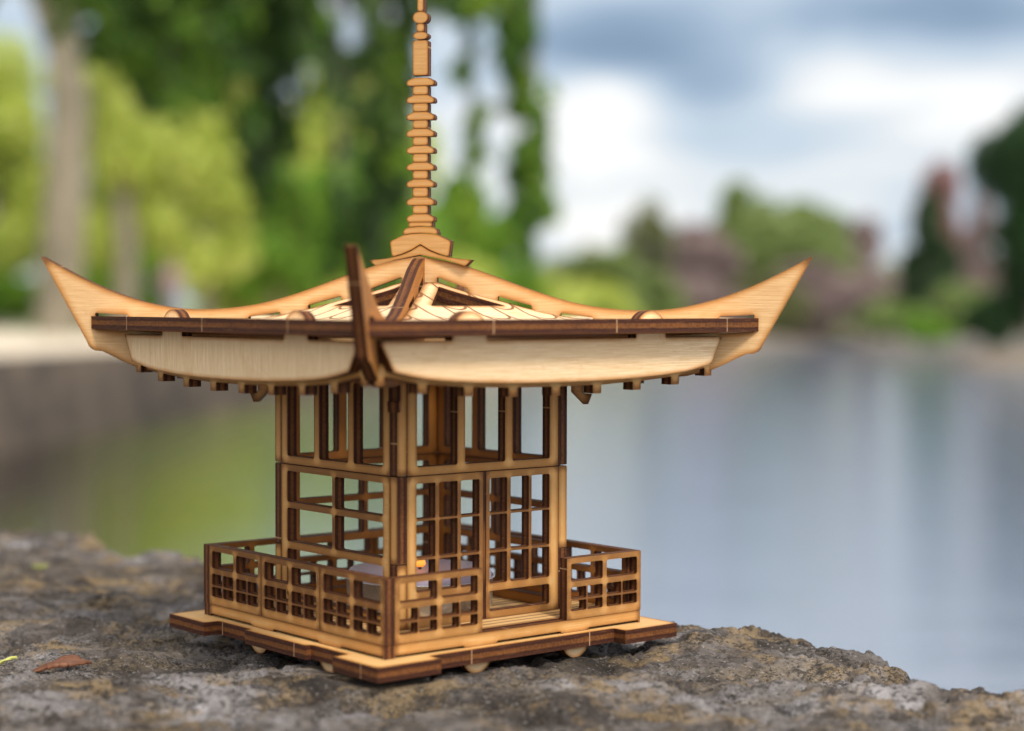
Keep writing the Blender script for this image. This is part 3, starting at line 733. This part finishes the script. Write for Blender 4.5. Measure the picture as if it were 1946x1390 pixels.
# far bank, right half of the view
GF = 'trees on the far bank'
far = [
 ('pale thin green tree on the far bank, nearest the spire on its right', 1235, 96, 395, 130, LO, 'round', 2500, .2),
 ('tall grey green tree behind the broad yellow green one on the far bank', 1415, 112, 362, 150, LF, 'round', 4000, .25),
 ('broad yellow green tree in the middle of the far bank', 1490, 104, 388, 280, LF, 'round', 7000, .3),
 ('mauve budding tree left of the broad yellow green tree', 1320, 98, 440, 190, LP, 'round', 4500, .25),
 ('mauve budding tree right of the broad yellow green tree', 1640, 106, 425, 130, LP, 'round', 3500, .25),
 ('low green tree behind the roof tip on the far bank', 1120, 80, 485, 250, LF, 'round', 5000, .22),
 ('red budding tree rising behind the dark conifer', 1785, 112, 318, 95, LR, 'round', 4000, .22),
 ('mauve leafless tree between the conifer and the right edge', 1855, 112, 380, 110, LP, 'round', 2500, .2),
 ('dark green conifer on the far bank', 1765, 90, 385, 170, LC, 'cone', 5500, .22),
 ('tall dark green tree at the right edge of the view', 1972, 62, 215, 270, LD, 'round', 12000, .16),
]
for i, (lab, px_, D_, ty, wpx, mt_, shp, n_, lf) in enumerate(far):
    tree(lab, px_, D_, ty, wpx, mt_, GF, base_z=-1.5 if D_ > 70 else -1.75, n=n_, leaf=lf, shape=shp, seed=40 + i, crown_base=.06 if shp == 'cone' else .12)
shr = [(1030, 66, 530, 170, LG), (1130, 78, 540, 150, LG), (1230, 84, 520, 160, LF), (1330, 94, 520, 190, LP), (1440, 97, 530, 190, LO), (1550, 99, 500, 210, LP), (1650, 99, 530, 170, LP), (1700, 80, 575, 130, LF), (1830, 84, 545, 150, LF), (1760, 76, 596, 100, LM_), (1880, 70, 560, 120, LD)]
shlab = ['yellow green shrub just right of the tower on the far bank', 'second yellow green shrub right of the tower', 'fresh green shrub under the pale thin tree', 'mauve shrub under the mauve tree left of centre', 'olive shrub under the broad yellow green tree', 'mauve brown shrub right of the olive shrub', 'small mauve shrub left of the dark conifer', 'muted green shrub at the foot of the dark conifer', 'muted green shrub right of the dark conifer', 'low fresh green shrub before the dark conifer', 'dark shrub beside the tall dark tree']
for i, ((px_, D_, ty, wpx, mt_), lab) in enumerate(zip(shr, shlab)):
    tree(lab, px_, D_, ty, wpx, mt_, 'shrubs along the far bank', base_z=-1.55 if D_ > 74 else -1.45, n=2600, leaf=.2, seed=80 + i, name='shrub', cat='shrub', crown_base=.02)
rs0 = np.random.RandomState(77); nn = 16000
wx_ = rs0.uniform(930, 2050, nn); wd_ = rs0.uniform(118, 128, nn)
wt_ = np.interp(wx_, [930, 1050, 1200, 1300, 1450, 1600, 1700, 1850, 2050], [470, 500, 490, 470, 480, 460, 490, 480, 450]) + 22 * np.sin(wx_ / 37.0) + 12 * np.sin(wx_ / 13.0)
wy_ = 628 - (628 - wt_) * rs0.rand(nn) ** .8
tag(leaves('distant_woods', np.stack([CAM.x + (wx_ - 973) / FPX * wd_, CAM.y + wd_, CAM.z + (576 - wy_) / FPX * wd_], 1), .42, (LW,), None, 5), 'hazy low band of woods closing the lake behind the far bank trees', 'woods', kind='stuff')
# left bank
GL = 'trees on the left bank'
left = [
 ('thick grey trunked tree at the far left with a high crown', 108, 43, -700, 760, LM_, 92, 9000, .2, .60, 'round'),
 ('slim pale trunked tree right of the thick grey trunk', 232, 45, 150, 150, LG, 50, 3500, .13, .45, 'round'),
 ('bright yellow green tree behind the two left trunks', 215, 56, 80, 330, LG, None, 9000, .2, .15, 'round'),
 ('light green tree left of the thick trunk', -20, 56, 130, 250, LG, None, 6000, .2, .12, 'round'),
 ('rounded yellow green tree left of the tower', 385, 46, 235, 200, LG, None, 6500, .17, .2, 'round'),
 ('fresh green tree behind the front roof tip', 520, 50, 330, 230, LM_, None, 6500, .17, .1, 'round'),
 ('tall yellow green tree behind the hanging boughs left of the spire', 470, 70, 40, 330, LG, None, 9000, .26, .05, 'round'),
 ('tall fresh green tree behind the boughs at the spire', 690, 74, 130, 280, LG, None, 8000, .26, .05, 'round'),
 ('very tall yellow green tree behind the hanging boughs left of the slim trunk', 310, 66, -120, 260, LG, None, 9000, .26, .1, 'round'),
 ('dark green tree behind the pagoda roof', 700, 56, 300, 300, LM_, None, 8000, .2, .1, 'round'),
 ('fresh green tree right of the spire behind the hanging boughs', 900, 62, 360, 200, LM_, None, 6000, .2, .1, 'round'),
]
for i, (lab, px_, D_, ty, wpx, mt_, tp, n_, lf, cb, shp) in enumerate(left):
    tree(lab, px_, D_, ty, wpx, mt_, GL, base_z=-.55 if D_ < 55 else -.7, n=n_, leaf=lf, shape=shp, seed=120 + i, crown_base=cb, trunk_px=tp and tp * .82, bark=gmat('pale_bark', (.13, .11, .075), (.23, .195, .135), .8) if tp else None)
lsh = [(20, 54, 530, 170, LM_), (170, 54, 520, 90, LM_), (280, 55, 480, 110, LM_), (440, 52, 470, 180, LG), (560, 54, 490, 170, LG), (690, 58, 470, 200, LM_), (850, 60, 490, 200, LG), (960, 64, 500, 160, LM_)]
lslab = ['dark shrub at the left edge behind the thick trunk', 'green shrub between the two left trunks', 'fresh green shrub left of the standing person', 'olive shrub right of the standing person', 'green shrub behind the near roof tip', 'green shrub behind the roof left of the spire', 'yellow green shrub behind the roof right of the spire', 'green shrub right of the spire above the roof ridge']
for i, ((px_, D_, ty, wpx, mt_), lab) in enumerate(zip(lsh, lslab)):
    tree(lab, px_, D_, ty, wpx, mt_, 'shrubs on the left bank', base_z=-.55, n=3000, leaf=.14, seed=150 + i, name='shrub', cat='shrub', crown_base=.02)

# overhanging tree whose boughs hang into the picture
hang = empty('overhanging_tree', (-5.2, 6.6, -.5))
tag(hang, 'large dark tree hanging leafy boughs over the water behind the spire', 'tree')
rs = np.random.RandomState(5)
O3 = np.array((-5.2, 6.6, -.5))
limbs = [([(0, 0, -.3), (.1, 0, 1.5), (.5, .1, 3.0), (1.0, .2, 4.4)], [.34, .28, .2, .1])]
for (ex, eyy, ez) in ((5.3, -.6, 1.95), (4.6, .6, 2.3), (3.6, -.3, 2.2), (5.0, -1.4, 2.2), (4.0, 1.2, 2.6)):
    limbs.append(([(.2, 0, 2.0), (1.6, eyy * .4, 3.0), (3.0, eyy * .8, ez + .6), (ex, eyy, ez)], [.15, .1, .06, .02]))
BX = [-60, 0, 60, 150, 200, 280, 330, 400, 450, 520, 600, 700, 800, 870, 900, 960, 1000, 1030, 1045]
BY = [40, 25, 50, 130, 140, 200, 270, 250, 300, 430, 500, 540, 560, 520, 500, 510, 500, 470, 440]
GAPS = [(640, 10, 30), (668, 62, 32), (735, 30, 22), (590, 150, 18), (640, 250, 30), (655, 320, 24), (455, 175, 30), (700, 170, 18), (855, 90, 34), (880, 190, 26), (930, 150, 22), (950, 175, 24), (945, 255, 34), (990, 250, 20), (920, 340, 26), (935, 400, 26), (960, 455, 30), (840, 240, 36), (835, 330, 30), (560, 330, 26), (40, 45, 60)]
P = []; TN = []
def strand(px_, bot, top, dist, dens, spread):
    n_ = int(dens * (bot - top) / 10); k_ = rs.rand(n_); yy = top + (bot - top) * k_
    wig = 14 * np.sin(yy / 70 + rs.rand() * 6)
    xx = px_ + wig + rs.normal(size=n_) * spread * (1.1 - .55 * k_)
    dd_ = dist + rs.normal(size=n_) * .12
    tn = (.62 if px_ > 780 else .30) + rs.uniform(-.30, .42)
    for a, b_, c_ in zip(xx, yy, dd_):
        if any(((a - hx) / hr) ** 2 + ((b_ - hy) / (hr * 1.25)) ** 2 < 1 for hx, hy, hr in GAPS): continue
        P.append((at(a, c_), CAM.y + c_, zt_(b_, c_))); TN.append(tn)
    x0 = at(px_, dist)
    limbs.append(([(x0 + .05 - O3[0], CAM.y + dist - O3[1], 2.1 + .5), (x0 - O3[0], CAM.y + dist - O3[1], zt_(top, dist) * .5 + 1 + .5), (x0 - O3[0], CAM.y + dist - O3[1], zt_(bot - 30, dist) + .5)], [.012, .008, .003]))
for i in range(66):
    px_ = rs.uniform(190, 960); dist = rs.uniform(5.0, 8.0)
    bt = float(np.interp(px_, BX, BY)) * rs.uniform(.25, 1.0) if px_ < 760 else float(np.interp(px_, BX, BY)) * rs.uniform(.2, .8)
    if 640 < px_ < 720 and rs.rand() < .35: bt *= .3
    if px_ > 770 and rs.rand() < .82: continue
    strand(px_, bt, -260, dist, 4.2, 24)
for px_, bt in ((1000, 495), (1010, 400), (985, 300), (1020, 430), (1000, 440), (900, 470), (890, 330), (955, 260), (985, 230), (640, 530), (560, 480), (720, 545), (1012, 480), (880, 200)):
    # the outer boughs, hanging free of the rest
    strand(px_, bt, max(-60, bt - 260), 5.6, 7.0, 14)
for i in range(26):
    px_ = rs.uniform(-60, 320); strand(px_, float(np.interp(px_, BX, BY)) * rs.uniform(.3, 1.0), -300, rs.uniform(5.5, 7.5), 4.0, 30)
for i in range(60):
    px_ = rs.uniform(170, 680); strand(px_, rs.uniform(30, 170), -260, rs.uniform(5.0, 7.5), 3.6, 30)
for i in range(16):
    px_ = rs.uniform(780, 1000); strand(px_, rs.uniform(0, 60), -260, rs.uniform(5.5, 7.0), 5.0, 26)
P = np.array(P)
# crown above the frame
n_ = 9000; v = rs.normal(size=(n_, 3)); v /= np.linalg.norm(v, axis=1)[:, None]; v *= (rs.rand(n_) ** .4)[:, None]
P2 = v * (3.4, 2.4, 1.3) + (-2.6, 6.6, 3.6)
leaves('crown', np.concatenate([P, P2]) - O3, .062, (LH,), hang, 3, droop=1.0, tone=np.concatenate([np.array(TN), np.full(len(P2), .3)]))
tubes('trunk', limbs, BARK, hang)

# person standing on the path ---------------------------------------------
def skinned(name, nodes, edges, mat, parent):
    me = bpy.data.meshes.new(name); me.from_pydata([n_[0] for n_ in nodes], edges, [])
    o_ = link_mesh(name, me, parent, (mat,)); sk = o_.modifiers.new('skin', 'SKIN')
    for i, n_ in enumerate(nodes):
        rr = n_[1]; me.skin_vertices[0].data[i].radius = rr if isinstance(rr, tuple) else (rr, rr)
    me.skin_vertices[0].data[0].use_root = True
    ss = o_.modifiers.new('sub', 'SUBSURF'); ss.levels = 2; ss.render_levels = 2
    return o_
def flat(name, c, r_=.8):
    m_, g_, b, _ = newmat(name); b.inputs['Roughness'].default_value = r_
    n_ = g_.noise(g_.n('ShaderNodeTexCoord').outputs['Object'], 9, 3, .6)
    g_.link(g_.mix(g_.mapr(n_, .3, .7, 0, 1), tuple(x * .85 for x in c), c), b.inputs['Base Color']); return m_
PD = 49.0
per = empty('person', (at(325, PD), CAM.y + PD, -.5), .3)
tag(per, 'distant person in a pink top and lavender trousers standing on the left bank', 'person')
hgt_ = 1.66
body = [((0, 0, .93), (.14, .10)), ((0, 0, 1.12), (.13, .10)), ((0, 0, 1.34), (.16, .10)), ((0, 0, 1.44), .06), ((0, 0, 1.49), .05), ((0, .01, 1.58), (.075, .09)), ((0, 0, 1.63), (.06, .07)),
        ((.18, 0, 1.38), .05), ((.24, .02, 1.12), .038), ((.23, -.06, .90), .028), ((.23, -.08, .82), .03), ((-.18, 0, 1.38), .05), ((-.25, .0, 1.12), .038), ((-.22, -.08, .90), .028), ((-.22, -.10, .82), .03),
        ((.09, 0, .86), .085), ((.10, -.01, .48), .055), ((.11, .02, .09), .038), ((.12, -.12, .04), .03), ((-.09, 0, .86), .085), ((-.11, -.02, .48), .055), ((-.12, .02, .09), .038), ((-.13, -.12, .04), .03)]
be = [(0, 1), (1, 2), (2, 3), (3, 4), (4, 5), (5, 6), (2, 7), (7, 8), (8, 9), (9, 10), (2, 11), (11, 12), (12, 13), (13, 14), (0, 15), (15, 16), (16, 17), (17, 18), (0, 19), (19, 20), (20, 21), (21, 22)]
skinned('body', body, be, flat('skin', (.55, .33, .25), .5), per)
topn = [((0, 0, .92), (.165, .125)), ((0, 0, 1.12), (.155, .12)), ((0, 0, 1.33), (.18, .12)), ((0, 0, 1.41), (.10, .08)), ((.19, 0, 1.37), .068), ((.245, .02, 1.13), .055), ((.235, -.05, .95), .045), ((-.19, 0, 1.37), .068), ((-.255, 0, 1.13), .055), ((-.23, -.06, .95), .045)]
skinned('shirt', topn, [(0, 1), (1, 2), (2, 3), (2, 4), (4, 5), (5, 6), (2, 7), (7, 8), (8, 9)], flat('pink_cloth', (.60, .36, .42)), per)
trn = [((0, 0, .92), (.16, .12)), ((.095, 0, .80), .105), ((.105, -.01, .48), .085), ((.11, .02, .12), .07), ((-.095, 0, .80), .105), ((-.115, -.02, .48), .085), ((-.12, .02, .12), .07)]
skinned('trousers', trn, [(0, 1), (1, 2), (2, 3), (0, 4), (4, 5), (5, 6)], flat('lavender_cloth', (.46, .38, .58)), per)
skinned('hair', [((0, .03, 1.60), (.09, .09)), ((0, .02, 1.67), (.07, .08)), ((0, .07, 1.48), (.07, .04))], [(0, 1), (0, 2)], flat('brown_hair', (.20, .09, .05)), per)
